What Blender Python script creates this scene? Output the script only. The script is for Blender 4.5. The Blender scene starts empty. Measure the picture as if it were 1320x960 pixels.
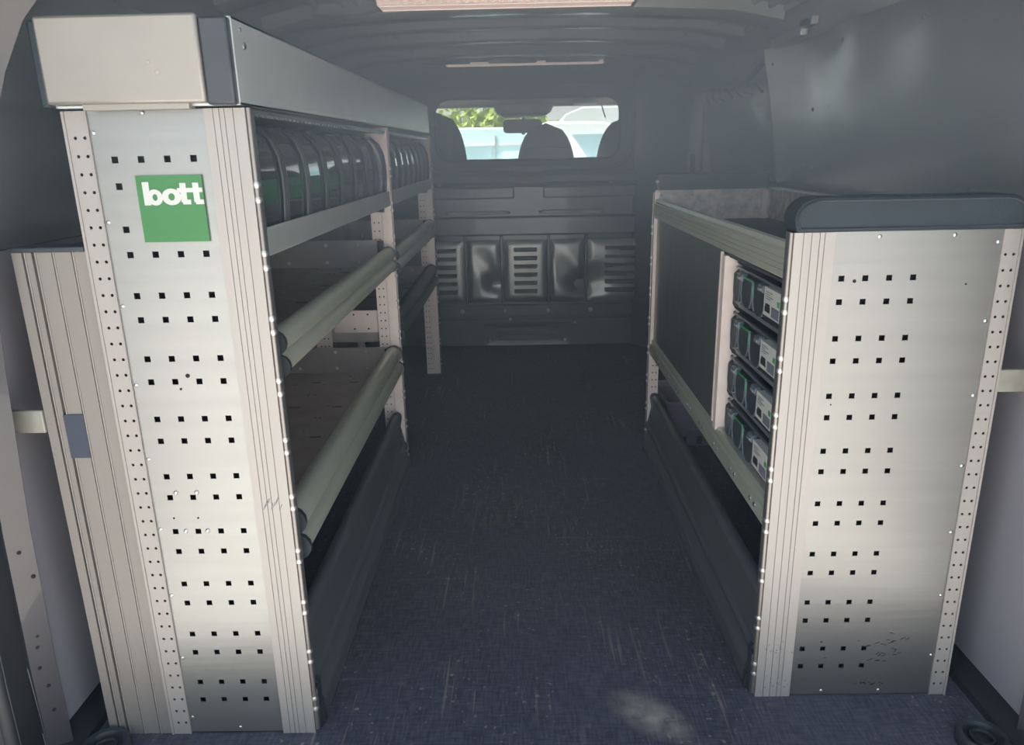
import bpy, bmesh, math, random
from mathutils import Vector, Matrix
random.seed(7)
sc = bpy.context.scene
COL = sc.collection

# ------------------------------------------------------------------ camera
def set_camera(f=960.58, pitch=.2864, yaw=.0129, roll=-.0205, h=1.02):
    cp, sp = math.cos(pitch), math.sin(pitch)
    Rz = Matrix.Rotation(yaw, 3, 'Z')
    fw = Rz @ Vector((0, cp, -sp)); up = Rz @ Vector((0, sp, cp)); rt = Rz @ Vector((1, 0, 0))
    cr, sr = math.cos(roll), math.sin(roll)
    r2 = cr * rt + sr * up; u2 = -sr * rt + cr * up
    cam = bpy.data.cameras.new('camera'); ob = bpy.data.objects.new('camera', cam); COL.objects.link(ob)
    m = Matrix((r2, u2, -fw)).transposed().to_4x4(); m.translation = Vector((0, 0, h))
    ob.matrix_world = m
    cam.sensor_fit = 'HORIZONTAL'; cam.sensor_width = 36; cam.lens = f / 1320 * 36
    cam.clip_start = .02; cam.clip_end = 400
    sc.camera = ob
set_camera()

# ------------------------------------------------------------------ sky, sun, exposure
SKY = 1.15; SUN = 10.0; EXPO = 1.08
w = bpy.data.worlds.new('sky'); sc.world = w; w.use_nodes = True
nt = w.node_tree; nt.nodes.clear()
out = nt.nodes.new('ShaderNodeOutputWorld'); bg = nt.nodes.new('ShaderNodeBackground')
tc = nt.nodes.new('ShaderNodeTexCoord'); sp_ = nt.nodes.new('ShaderNodeSeparateXYZ'); rmp = nt.nodes.new('ShaderNodeValToRGB')
nt.links.new(tc.outputs['Generated'], sp_.inputs[0]); nt.links.new(sp_.outputs[2], rmp.inputs[0])
e = rmp.color_ramp.elements
e[0].position = 0.0; e[0].color = (.93, .98, 1, 1); e[1].position = .9; e[1].color = (.45, .66, .95, 1)
m_ = rmp.color_ramp.elements.new(.25); m_.color = (.82, .93, 1, 1)
nt.links.new(rmp.outputs[0], bg.inputs[0]); bg.inputs[1].default_value = SKY
nt.links.new(bg.outputs[0], out.inputs[0])
sun = bpy.data.lights.new('sun', 'SUN'); so = bpy.data.objects.new('sun', sun); COL.objects.link(so)
sun.energy = SUN; sun.color = (1, .94, .84); sun.angle = math.radians(.6)
# sun stands high to the left, a little behind the camera
so.rotation_euler = Vector((.42, .12, -.9)).to_track_quat('-Z', 'Y').to_euler()
vs = sc.view_settings
vs.view_transform = 'Standard'; vs.look = 'None'; vs.gamma = 1; vs.exposure = EXPO; vs.use_curve_mapping = False

# ------------------------------------------------------------------ materials
MATS = {}
def mat(name, col, rough=.5, metal=0.0, var=.12, scale=8, bump=0.0, bscale=200, stretch=(1, 1, 1), alpha=1, coat=0, emit=None, spec=.5):
    m = bpy.data.materials.new(name); m.use_nodes = True; n = m.node_tree; b = n.nodes['Principled BSDF']
    t = n.nodes.new('ShaderNodeTexCoord'); mp = n.nodes.new('ShaderNodeMapping'); mp.inputs['Scale'].default_value = stretch
    ns = n.nodes.new('ShaderNodeTexNoise'); ns.inputs['Scale'].default_value = scale; ns.inputs['Detail'].default_value = 5
    n.links.new(t.outputs['Object'], mp.inputs[0]); n.links.new(mp.outputs[0], ns.inputs[0])
    r = n.nodes.new('ShaderNodeValToRGB'); r.color_ramp.elements[0].position = .3; r.color_ramp.elements[1].position = .7
    a = [c * (1 - var) for c in col]; z = [min(1, c * (1 + var)) for c in col]
    r.color_ramp.elements[0].color = (*a, 1); r.color_ramp.elements[1].color = (*z, 1)
    n.links.new(ns.outputs[0], r.inputs[0]); n.links.new(r.outputs[0], b.inputs['Base Color'])
    b.inputs['Roughness'].default_value = rough; b.inputs['Metallic'].default_value = metal; b.inputs['Alpha'].default_value = alpha
    b.inputs['Coat Weight'].default_value = coat; b.inputs['Specular IOR Level'].default_value = spec
    if bump:
        n2 = n.nodes.new('ShaderNodeTexNoise'); n2.inputs['Scale'].default_value = bscale; n2.inputs['Detail'].default_value = 3
        n.links.new(mp.outputs[0], n2.inputs[0])
        bp = n.nodes.new('ShaderNodeBump'); bp.inputs['Strength'].default_value = bump; bp.inputs['Distance'].default_value = .004
        n.links.new(n2.outputs[0], bp.inputs['Height']); n.links.new(bp.outputs[0], b.inputs['Normal'])
    if emit:
        b.inputs['Emission Color'].default_value = (*emit[0], 1); b.inputs['Emission Strength'].default_value = emit[1]
    MATS[name] = m; m['b'] = 1
    return m
ALU = mat('anodised_profile', (0.279, 0.257, 0.242), .45, .35, .04, 30, .05, 60, (1, 1, .04))
ALU2 = mat('pink_anodised_post', (.74, .63, .58), .5, .25, .05, 30)
SHEET = mat('brushed_sheet', (0.240, 0.243, 0.240), .36, .85, .05, 40, .06, 90, (.06, 1, 1))
SHEETR = mat('brushed_sheet_wide', (0.204, 0.204, 0.201), .34, .85, .05, 40, .06, 90, (.06, 1, 1))
BOXF = mat('trough_front', (0.261, 0.239, 0.215), .42, .5, .04, 12)
TROUGH = mat('trough_grey', (0.54, 0.58, 0.58), .38, .55, .05, 10)
EXTP = mat('extension_panel', (0.192, 0.173, 0.160), .45, .35, .04, 20, .04, 60, (1, 1, .04))
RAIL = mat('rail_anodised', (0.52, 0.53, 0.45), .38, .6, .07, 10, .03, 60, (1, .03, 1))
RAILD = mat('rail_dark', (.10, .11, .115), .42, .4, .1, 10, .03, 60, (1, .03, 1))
TRAY = mat('tray_metal', (0.46, 0.41, 0.385), .42, .6, .1, 14, .05, 60)
LIP = mat('shelf_lip', (.36, .37, .36), .45, .5, .05, 10)
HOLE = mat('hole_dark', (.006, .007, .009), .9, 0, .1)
BLACK = mat('black_plastic', (.022, .027, .033), .42, 0, .15, 20, .05, 300)
CAPM = mat('cap_plastic', (.018, .025, .033), .5, 0, .08, 20, .08, 400, spec=.22)
RUB = mat('rubber', (.012, .014, .018), .6, 0, .1, 20)
CHROME = mat('zinc_screw', (0.450, 0.450, 0.438), .28, 1, .05)
GREEN = mat('green_print', (0.022, 0.132, 0.033), .45, 0, .05)
GREENB = mat('green_plastic', (0.03, 0.27, 0.08), .35, 0, .1)
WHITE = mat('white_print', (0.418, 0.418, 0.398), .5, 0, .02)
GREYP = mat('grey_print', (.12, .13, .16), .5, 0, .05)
LINING = mat('lining', (0.244, 0.234, 0.262), .38, 0, .05, 3, .03, 120)
UPPER = mat('upper_lining_steel', (.58, .63, .66), .25, .82, .06, 2)
ROOF = mat('roof_paint', (.50, .53, .55), .22, .1, .1, 5, coat=.6)
BULK = mat('bulkhead_paint', (.12, .13, .135), .36, .1, .1, 5, coat=.2)
BULKP = mat('bulkhead_plate', (0.27, 0.275, 0.26), .33, .6, .1, 6)
BODY = mat('van_body_paint', (0.212, 0.217, 0.242), .3, 0, .03, 4, coat=.5)
BODYD = mat('van_jamb_paint', (0.038, 0.036, 0.042), .35, 0, .05, 4, coat=.3)
BIN = mat('bin_grey', (.10, .11, .115), .4, 0, .1)
BINR = mat('bin_rim', (0.037, 0.043, 0.045), .35, 0, .05)
CLEAR = mat('smoked_clear', (.03, .035, .04), .03, 0, .05, alpha=.62, spec=1.0, coat=1)
CLEAR.node_tree.nodes['Principled BSDF'].inputs['IOR'].default_value = 1.9
CASE = mat('case_dark', (.028, .036, .05), .35, 0, .1)
CASER = mat('case_rim', (.10, .12, .14), .3, 0, .08)
MAUVE = mat('mauve_crate', (0.374, 0.286, 0.374), .5, 0, .06)
SEAT = mat('seat_fabric', (.022, .022, .025), .8, 0, .2, 60, .1, 300)
STRAP = mat('bracket_worn', (0.238, 0.230, 0.199), .5, .3, .12, 40)
MATT = mat('worktop_mat', (.028, .03, .036), .75, 0, .2, 40, .1, 200)
LED = mat('led_cover', (.80, .62, .56), .4, 0, .04, emit=((1, .74, .66), .34))
LEDW = mat('led_white', (.75, .70, .62), .4, 0, .04, emit=((1, .90, .78), .35))
WORN = mat('worn_galvanised', (0.58, 0.51, 0.48), .5, .5, .25, 45, .15, 80)
GROUND = mat('pale_concrete', (0.600, 0.564, 0.516), .9, 0, .12, 3, .2, 30)
VANW = mat('car_paint_pale', (0.56, 0.78, 0.8), .25, 0, .03, 2, coat=.6)
VANB = mat('car_paint_white', (.75, .80, .82), .25, 0, .03, 2, coat=.6)
CARGL = mat('car_window', (0.28, 0.42, 0.46), .08, 0, .1, 3)
TYRE = mat('tyre', (.02, .02, .02), .8, 0, .1)
LEAF = mat('leaf', (0.42, 0.52, 0.12), .6, 0, .35, 6)
BARK = mat('bark', (.12, .09, .06), .9, 0, .3, 20)
GREYL = mat('console_grey', (.28, .28, .27), .5, 0, .05)

def floor_mat():
    m = bpy.data.materials.new('floor_ply'); m.use_nodes = True; n = m.node_tree; b = n.nodes['Principled BSDF']; L = n.links.new
    t = n.nodes.new('ShaderNodeTexCoord')
    def noise(scale, stretch=(1, 1, 1), detail=4, rot=0):
        mp = n.nodes.new('ShaderNodeMapping'); mp.inputs['Scale'].default_value = stretch; mp.inputs['Rotation'].default_value = (0, 0, rot)
        L(t.outputs['Object'], mp.inputs[0])
        ns = n.nodes.new('ShaderNodeTexNoise'); ns.inputs['Scale'].default_value = scale; ns.inputs['Detail'].default_value = detail
        L(mp.outputs[0], ns.inputs[0]); return ns.outputs[0]
    def ramp(v, a, bb):
        r = n.nodes.new('ShaderNodeMapRange'); r.inputs[1].default_value = a; r.inputs[2].default_value = bb; L(v, r.inputs[0]); return r.outputs[0]
    def math_(op, a, bb):
        q = n.nodes.new('ShaderNodeMath'); q.operation = op
        for i, x in enumerate((a, bb)):
            if isinstance(x, (int, float)): q.inputs[i].default_value = x
            else: L(x, q.inputs[i])
        return q.outputs[0]
    def mix(f, c1, c2):
        q = n.nodes.new('ShaderNodeMix'); q.data_type = 'RGBA'; L(f, q.inputs[0])
        for i, c in ((6, c1), (7, c2)):
            if isinstance(c, tuple): q.inputs[i].default_value = (*c, 1)
            else: L(c, q.inputs[i])
        return q.outputs[2]
    weave = math_('MULTIPLY', noise(220, (1, .12, 1), 2), noise(220, (.12, 1, 1), 2))
    base = mix(ramp(weave, .15, .36), (.018, .019, .027), (.060, .060, .078))
    big = ramp(noise(2.2, (1, 1, 1), 6), .35, .7)
    base = mix(math_('MULTIPLY', big, .35), base, (.075, .075, .095))
    # scratches along the load direction, a few across
    patch = ramp(noise(4.5, (1, .7, 1), 4), .42, .62)
    s1 = math_('MAXIMUM', math_('MULTIPLY', ramp(noise(85, (1, .03, 1), 2, .05), .635, .69), patch), math_('MULTIPLY', ramp(noise(150, (1, .05, 1), 2, -.08), .645, .70), patch))
    s2 = math_('MULTIPLY', ramp(noise(55, (.03, 1, 1), 2), .65, .72), patch)
    base = mix(math_('MULTIPLY', s1, .6), base, (.22, .17, .13))
    base = mix(math_('MULTIPLY', s2, .35), base, (.16, .16, .18))
    chips = math_('MULTIPLY', ramp(noise(75, (1, 1, 1), 1), .665, .71), patch)
    base = mix(math_('MULTIPLY', chips, .6), base, (.30, .25, .20))
    # brown worn patch
    g = n.nodes.new('ShaderNodeTexGradient'); g.gradient_type = 'SPHERICAL'
    mp = n.nodes.new('ShaderNodeMapping'); mp.vector_type = 'TEXTURE'; mp.inputs['Location'].default_value = (-.08, 2.02, 0); mp.inputs['Scale'].default_value = (.28, .17, .3)
    L(t.outputs['Object'], mp.inputs[0]); L(mp.outputs[0], g.inputs[0])
    wp = math_('MULTIPLY', g.outputs['Fac'] if 'Fac' in g.outputs else g.outputs[1], ramp(noise(60, (1, .15, 1), 3), .5, .7))
    base = mix(math_('MULTIPLY', wp, .8), base, (.16, .095, .06))
    # soft pool of light near the rear edge, painted into the floor colour
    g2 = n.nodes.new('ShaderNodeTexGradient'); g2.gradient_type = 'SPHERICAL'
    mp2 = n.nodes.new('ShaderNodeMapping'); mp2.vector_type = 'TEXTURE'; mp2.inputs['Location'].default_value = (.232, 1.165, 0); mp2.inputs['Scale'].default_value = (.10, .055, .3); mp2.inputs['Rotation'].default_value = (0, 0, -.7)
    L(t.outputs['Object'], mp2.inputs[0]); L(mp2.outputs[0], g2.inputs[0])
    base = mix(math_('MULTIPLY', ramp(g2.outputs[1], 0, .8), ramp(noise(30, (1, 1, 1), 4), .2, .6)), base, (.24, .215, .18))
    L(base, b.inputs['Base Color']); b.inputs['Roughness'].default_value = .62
    bp = n.nodes.new('ShaderNodeBump'); bp.inputs['Strength'].default_value = .25; bp.inputs['Distance'].default_value = .002
    L(weave, bp.inputs['Height']); L(bp.outputs[0], b.inputs['Normal'])
    return m
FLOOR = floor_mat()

def glass_mat(name, tint, refl):
    m = bpy.data.materials.new(name); m.use_nodes = True; n = m.node_tree; n.nodes.clear()
    o = n.nodes.new('ShaderNodeOutputMaterial'); t = n.nodes.new('ShaderNodeBsdfTransparent'); t.inputs[0].default_value = (*tint, 1)
    g = n.nodes.new('ShaderNodeBsdfGlossy'); g.inputs['Roughness'].default_value = .02
    mx = n.nodes.new('ShaderNodeMixShader'); lw = n.nodes.new('ShaderNodeLayerWeight'); lw.inputs[0].default_value = .5
    pw = n.nodes.new('ShaderNodeMath'); pw.operation = 'POWER'; pw.inputs[1].default_value = 5
    fr = n.nodes.new('ShaderNodeMath'); fr.operation = 'MULTIPLY_ADD'; fr.inputs[1].default_value = .8; fr.inputs[2].default_value = refl
    n.links.new(lw.outputs['Facing'], pw.inputs[0]); n.links.new(pw.outputs[0], fr.inputs[0])
    n.links.new(fr.outputs[0], mx.inputs[0]); n.links.new(t.outputs[0], mx.inputs[1]); n.links.new(g.outputs[0], mx.inputs[2]); n.links.new(mx.outputs[0], o.inputs[0])
    return m
GLASS = glass_mat('window_glass', (.955, .98, .975), .025)

# ------------------------------------------------------------------ helpers
ORG = {}
class MB:
    def __init__(s): s.v = []; s.f = []; s.m = []; s.cur = 0
    def add(s, vs, fs):
        k = len(s.v); s.v += [tuple(v) for v in vs]; s.f += [tuple(i + k for i in f) for f in fs]; s.m += [s.cur] * len(fs); return s
    def box(s, x0, x1, y0, y1, z0, z1):
        return s.add([(x, y, z) for x in (x0, x1) for y in (y0, y1) for z in (z0, z1)],
                     [(0, 1, 3, 2), (4, 6, 7, 5), (0, 4, 5, 1), (2, 3, 7, 6), (0, 2, 6, 4), (1, 5, 7, 3)])
    def prism(s, poly, axis, a, b):
        n = len(poly)
        def P(p, t):
            return {'x': (t, p[0], p[1]), 'y': (p[0], t, p[1]), 'z': (p[0], p[1], t)}[axis]
        vs = [P(p, a) for p in poly] + [P(p, b) for p in poly]
        fs = [tuple(range(n))[::-1], tuple(range(n, 2 * n))] + [(i, (i + 1) % n, n + (i + 1) % n, n + i) for i in range(n)]
        return s.add(vs, fs)
    def tube(s, pts, r, n=8, cap=True):
        pts = [Vector(p) for p in pts]; vs = []; prev = None
        for i, p in enumerate(pts):
            d = (pts[min(i + 1, len(pts) - 1)] - pts[max(i - 1, 0)]).normalized()
            if prev is None:
                a = Vector((0, 0, 1)) if abs(d.z) < .9 else Vector((1, 0, 0)); u = d.cross(a).normalized()
            else: u = (prev - d * prev.dot(d)).normalized()
            prev = u; q = d.cross(u)
            rr = r[i] if isinstance(r, (list, tuple)) else r
            vs += [p + rr * (math.cos(2 * math.pi * k / n) * u + math.sin(2 * math.pi * k / n) * q) for k in range(n)]
        fs = [(i * n + k, i * n + (k + 1) % n, (i + 1) * n + (k + 1) % n, (i + 1) * n + k) for i in range(len(pts) - 1) for k in range(n)]
        if cap: fs += [tuple(range(n))[::-1], tuple(range((len(pts) - 1) * n, len(pts) * n))]
        return s.add(vs, fs)
    def dome(s, c, nrm, r, h=None, n=8):
        c = Vector(c); d = Vector(nrm).normalized(); h = h or r * .5
        a = Vector((0, 0, 1)) if abs(d.z) < .9 else Vector((1, 0, 0)); u = d.cross(a).normalized(); q = d.cross(u)
        vs = []
        for (rr, hh) in ((r, -.001), (r, h * .35), (r * .65, h * .85)):
            vs += [c + d * hh + rr * (math.cos(2 * math.pi * k / n) * u + math.sin(2 * math.pi * k / n) * q) for k in range(n)]
        vs.append(c + d * h)
        fs = [(i * n + k, i * n + (k + 1) % n, (i + 1) * n + (k + 1) % n, (i + 1) * n + k) for i in range(2) for k in range(n)]
        fs += [(2 * n + k, 2 * n + (k + 1) % n, 3 * n) for k in range(n)] + [tuple(range(n))[::-1]]
        return s.add(vs, fs)
    def grid(s, fn, nu, nv):
        vs = [fn(i / nu, j / nv) for i in range(nu + 1) for j in range(nv + 1)]
        fs = [(i * (nv + 1) + j, (i + 1) * (nv + 1) + j, (i + 1) * (nv + 1) + j + 1, i * (nv + 1) + j + 1) for i in range(nu) for j in range(nv)]
        return s.add(vs, fs)
    def build(s, name, mats, parent=None, smooth=35, bevel=0, fixn=True):
        if not isinstance(mats, (list, tuple)): mats = [mats]
        o0 = Vector(ORG.get(parent.name, (0, 0, 0))) if parent else Vector((0, 0, 0))
        me = bpy.data.meshes.new(name); me.from_pydata([tuple(Vector(v) - o0) for v in s.v], [], s.f)
        for m in mats: me.materials.append(m)
        for p, i in zip(me.polygons, s.m): p.material_index = min(i, len(mats) - 1)
        if fixn:
            bm = bmesh.new(); bm.from_mesh(me); bmesh.ops.recalc_face_normals(bm, faces=bm.faces); bm.to_mesh(me); bm.free()
        if smooth:
            me.polygons.foreach_set('use_smooth', [True] * len(me.polygons)); me.set_sharp_from_angle(angle=math.radians(smooth))
        ob = bpy.data.objects.new(name, me); COL.objects.link(ob)
        if parent: ob.parent = parent
        ORG[ob.name] = tuple(o0)
        if bevel:
            b = ob.modifiers.new('bevel', 'BEVEL'); b.width = bevel; b.segments = 2; b.limit_method = 'ANGLE'; b.harden_normals = False
        return ob
def B(x0, x1, y0, y1, z0, z1): return MB().box(x0, x1, y0, y1, z0, z1)
def thing(name, label, cat, loc, group=None):
    o = bpy.data.objects.new(name, None); o.empty_display_size = .05; COL.objects.link(o); o.location = loc
    o['label'] = label; o['category'] = cat
    if group: o['group'] = group
    ORG[o.name] = tuple(loc); return o
def tag(o, label, cat, group=None):
    o['label'] = label; o['category'] = cat
    if group: o['group'] = group
    return o
def struct(o): o['kind'] = 'structure'; return o
def stuff(o): o['kind'] = 'stuff'; return o
def copy_tree(o, parent=None):
    c = o.copy(); COL.objects.link(c); c.parent = parent; ORG[c.name] = ORG[o.name]
    for ch in list(o.children): copy_tree(ch, c)
    return c
def rrect(x0, x1, z0, z1, r, n=6):
    pts = []
    for cx, cz, a0 in ((x1 - r, z1 - r, 0), (x0 + r, z1 - r, 90), (x0 + r, z0 + r, 180), (x1 - r, z0 + r, 270)):
        for k in range(n + 1):
            a = math.radians(a0 + 90 * k / n); pts.append((cx + r * math.cos(a), cz + r * math.sin(a)))
    return pts
def hole_plate(xs, zs, y, holes, depth=.014, thick=.002):
    """sheet in the XZ plane facing -Y; holes = set of (ix, iz) grid cells left open; an added black sheet behind paints their shade"""
    m = MB()
    for i in range(len(xs) - 1):
        for j in range(len(zs) - 1):
            a, b, c, d = xs[i], xs[i + 1], zs[j], zs[j + 1]
            if (i, j) not in holes: m.add([(a, y, c), (b, y, c), (b, y, d), (a, y, d)], [(0, 1, 2, 3)])
            else:
                m.add([(a, y, c), (b, y, c), (b, y, d), (a, y, d), (a, y + thick, c), (b, y + thick, c), (b, y + thick, d), (a, y + thick, d)],
                      [(0, 4, 5, 1), (1, 5, 6, 2), (2, 6, 7, 3), (3, 7, 4, 0)])
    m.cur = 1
    m.box(xs[0] + .002, xs[-1] - .002, y + depth, y + depth + .003, zs[0] + .002, zs[-1] - .002)  # added black sheet gives the open cells their shade
    return m
def dot_strip(x0, x1, z0, z1, y, cols, pitch, r, zoff=.012):
    """perforated strip facing -Y with round holes and a black sheet painting their shade 4 mm behind"""
    m = MB(); rows = int((z1 - z0 - 2 * zoff) / pitch); zz = [z0 + zoff + pitch * (k + .5) for k in range(rows)]
    xc = [x0] + [(cols[i] + cols[i + 1]) / 2 for i in range(len(cols) - 1)] + [x1]
    zlo = z0 + zoff; zhi = zlo + rows * pitch
    for a, b in ((z0, zlo), (zhi, z1)): m.add([(x0, y, a), (x1, y, a), (x1, y, b), (x0, y, b)], [(0, 1, 2, 3)])
    for z in zz:
        for i, c in enumerate(cols):
            a, b = xc[i], xc[i + 1]; lo, hi = z - pitch / 2, z + pitch / 2
            sq = [(b, z), (b, hi), (c, hi), (a, hi), (a, z), (a, lo), (c, lo), (b, lo)]
            oc = [(c + r * math.cos(k * math.pi / 4), z + r * math.sin(k * math.pi / 4)) for k in range(8)]
            m.add([(p[0], y, p[1]) for p in sq] + [(p[0], y, p[1]) for p in oc] + [(p[0], y + .0015, p[1]) for p in oc],
                  [(k, (k + 1) % 8, 8 + (k + 1) % 8, 8 + k) for k in range(8)] + [(8 + k, 8 + (k + 1) % 8, 16 + (k + 1) % 8, 16 + k) for k in range(8)])
    m.cur = 1; m.box(x0 + .001, x1 - .001, y + .004, y + .006, z0 + .002, z1 - .002)  # black sheet paints the darkness inside the round holes
    return m
def grooved(x0, x1, y, depth, z0, z1, grooves, gw=.0012, gd=.0018):
    """vertical extrusion whose face (towards -Y) carries grooves"""
    p = [(x0, y + depth), (x0, y)]
    for g in grooves:
        g, ww, dd = g if isinstance(g, tuple) else (g, gw, gd)
        p += [(g - ww / 2, y), (g - ww / 2, y + dd), (g + ww / 2, y + dd), (g + ww / 2, y)]
    p += [(x1, y), (x1, y + depth)]
    return MB().prism(p, 'z', z0, z1)

# ================================================================== SETTING
YB = 4.006
# ground outside
struct(B(-40, 40, -30, 60, -.75, -.60).build('ground', GROUND))
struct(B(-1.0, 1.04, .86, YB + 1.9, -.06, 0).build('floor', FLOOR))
# side walls: lower lining, upper lining leaning in
def wall_profile(sgn, x0, off=0, t=.03):
    pts = [(x0, -.02), (x0 + .012, .45), (x0, .885), (x0 - .07, 1.32), (x0 - .085, 1.36)]
    outp = [(p[0] + t, p[1]) for p in pts[::-1]]
    return [(sgn * (p[0] + off), p[1]) for p in pts + outp]
wr = struct(MB().prism(wall_profile(1, .885, .075), 'y', 1.06, YB + .05).build('wall_right', BULK))
wl = struct(MB().prism(wall_profile(-1, .845, .02), 'y', 1.06, YB + .05).build('wall_left', BULK))
# lining panels (parts of the walls)
def wall_panel(sgn, x0, y0, y1, zs, mat_, parent, name='lining_panel', bulge=0.0, bend=False):
    m = MB(); pr = [(p[0], p[1]) for p in zs]
    def at(z):
        for i in range(len(pr) - 1):
            if pr[i][1] <= z <= pr[i + 1][1]:
                t = (z - pr[i][1]) / (pr[i + 1][1] - pr[i][1]); return pr[i][0] + t * (pr[i + 1][0] - pr[i][0])
        return pr[-1][0]
    z0, z1 = pr[0][1], pr[-1][1]
    def f(u, v):
        y = y0 + (y1 - y0) * u; z = z0 + (z1 - z0) * v
        w_ = bulge * (math.sin(u * 9.5 + v * 1.3) * math.sin(math.pi * v) + .6 * math.sin(v * 5 - u * 4))
        if bend:   # the thin sheet bows towards its front edge and has a crease along the top
            sm = lambda q: max(0, min(1, q)) ** 2 * (3 - 2 * max(0, min(1, q)))
            q_ = max(0, y - 2.24); q_ = q_ * q_ / (q_ + .05); w_ += (.30 + .70 * v) * (.17 * q_ - .038) + .016 * sm((v - .55) / .45) * math.exp(-((y - 1.98) / .13) ** 2) + .012 * sm((v - .4) / .6) * math.exp(-((y - 1.62) / .12) ** 2)
        return (sgn * (at(z) - w_), y, z)
    def g(u, v):
        p = f(u, v); return (p[0] + sgn * .004, p[1], p[2])
    m.grid(f, 60, 20); m.grid(g, 60, 20)
    o = m.build(name, mat_, parent, smooth=50); return o
wall_panel(1, 0, 1.065, 2.545, [(.86, .885), (.79, 1.315)], UPPER, wr, bulge=.003, bend=True)
wall_panel(1, 0, 1.065, 2.545, [(.883, 0.0), (.89, .5), (.862, .884)], LINING, wr)
wall_panel(1, 0, 2.56, 3.85, [(.905, .9), (.84, 1.30)], BULK, wr)
wall_panel(-1, 0, 1.065, 3.9, [(.842, 0.0), (.855, .5), (.835, .884)], LINING, wl)
wall_panel(-1, 0, 1.065, 3.9, [(.834, .886), (.77, 1.315)], UPPER, wl, bulge=.003)
# torn clip edges along the top of the right lining
m = MB()
for k in range(9):
    y = 2.52 - .022 * k - random.random() * .01; h = .012 + random.random() * .03
    x = .792
    m.add([(x, y, 1.305), (x, y - .016, 1.305), (x - .004, y - .006 - random.random() * .008, 1.305 + h)], [(0, 1, 2)])
    m.add([(x + .003, y, 1.305), (x + .003, y - .016, 1.305), (x + .0005, y - .006, 1.305 + h)], [(0, 1, 2)])
stuff(m.build('torn_foil_edge', UPPER, wr))
B(.770, .792, 2.20, 2.45, 1.308, 1.335).build('foil_flap', UPPER, wr, bevel=.004)
c = B(.76, .782, 2.10, 2.17, 1.322, 1.345).build('panel_clip', CHROME, wr, bevel=.003)
B(.752, .762, 2.115, 2.155, 1.327, 1.339).build('clip_slot', HOLE, c)
m = MB()
for (y, z) in ((2.5, 1.27), (1.98, 1.27), (1.6, 1.26), (2.2, 1.12), (2.3, .96), (1.5, .93)):
    m.dome((.862 - (z - .885) * .165, y, z), (-1, 0, -.15), .006, .003)
stuff(m.build('panel_rivet', BULK, wr))
# structure ahead of the lining on the right: pillar, shelf ledge, tag, harness
m = MB().prism([(.93, 3.60), (.855, 3.62), (.83, 3.70), (.835, 3.84), (.85, 3.93), (.93, 3.95)], 'z', .9, 1.33); m.build('pillar', BULK, wr, bevel=.01)
B(.80, .92, 2.57, 3.98, .885, .905).build('ledge', BULK, wr, bevel=.006)
B(.845, .853, 3.50, 3.59, 1.225, 1.265).build('reddish_tag', mat('tag', (.30, .22, .20), .6), wr)
B(.78, .80, 3.5, 3.58, .91, 1.0).build('switch_box', BLACK, wr, bevel=.004)
m = MB().tube([(.79, 3.9, 1.30), (.80, 3.4, 1.26), (.815, 3.0, 1.235), (.80, 2.75, 1.25), (.80, 2.58, 1.29)], .012); m.build('wiring_harness', RUB, wr)
m = MB()
for k in range(7): m.tube([(.795, 3.3 - k * .11, 1.25), (.783, 3.28 - k * .11, 1.225 - .01 * (k % 3)), (.80, 3.25 - k * .11, 1.195)], .005, 6)
stuff(m.build('harness_tie', BULK, wr))
# skirting strips
struct(MB().prism([(.886, 0), (.846, 0), (.85, .012), (.886, .035)], 'y', 1.0, 4).build('baseboard_right', RUB))
struct(MB().prism([(-.845, 0), (-.80, 0), (-.803, .012), (-.845, .035)], 'y', 1.0, 4).build('baseboard_left', RUB))

# ceiling
RP = [(-.80, 1.27), (-.775, 1.335), (-.70, 1.39), (-.58, 1.418), (-.3, 1.432), (0, 1.436), (.3, 1.432), (.6, 1.418), (.74, 1.39), (.815, 1.335), (.845, 1.27)]
cl = struct(MB().prism(RP + [(p[0] * 1.05, p[1] + .04) for p in RP[::-1]], 'y', .98, YB + .05).build('ceiling', ROOF, smooth=40))
def bow(y, wd, drop, name='roof_bow', mt=ROOF):
    q = [(p[0], p[1] - drop) for p in RP[2:9]]; m = MB()
    n = len(q); vs = []
    sect = [(-wd / 2 - .012, drop), (-wd / 2, 0), (-wd / 2 + .012, -.004), (wd / 2 - .012, -.004), (wd / 2, 0), (wd / 2 + .012, drop)]
    for p in q: vs += [(p[0], y + a, p[1] + b) for a, b in sect]
    k = len(sect)
    m.add(vs, [(i * k + j, i * k + j + 1, (i + 1) * k + j + 1, (i + 1) * k + j) for i in range(n - 1) for j in range(k - 1)])
    return m.build(name, mt, cl, smooth=25)
for y, wd, d in ((1.55, .10, .03), (1.95, .10, .028), (2.33, .16, .032), (2.66, .07, .022), (2.92, .10, .028), (3.30, .10, .03)): bow(y, wd, d)
# notched flange that catches the light
m = MB()
for a, b in ((-.36, -.20), (-.12, .09), (.13, .36), (.38, .50)): m.prism([(3.42, 1.405), (3.50, 1.395), (3.50, 1.402), (3.42, 1.412)], 'x', a, b)
m.build('notched_flange', mat('flange', (.30, .22, .22), .35, .3), cl)
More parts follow.
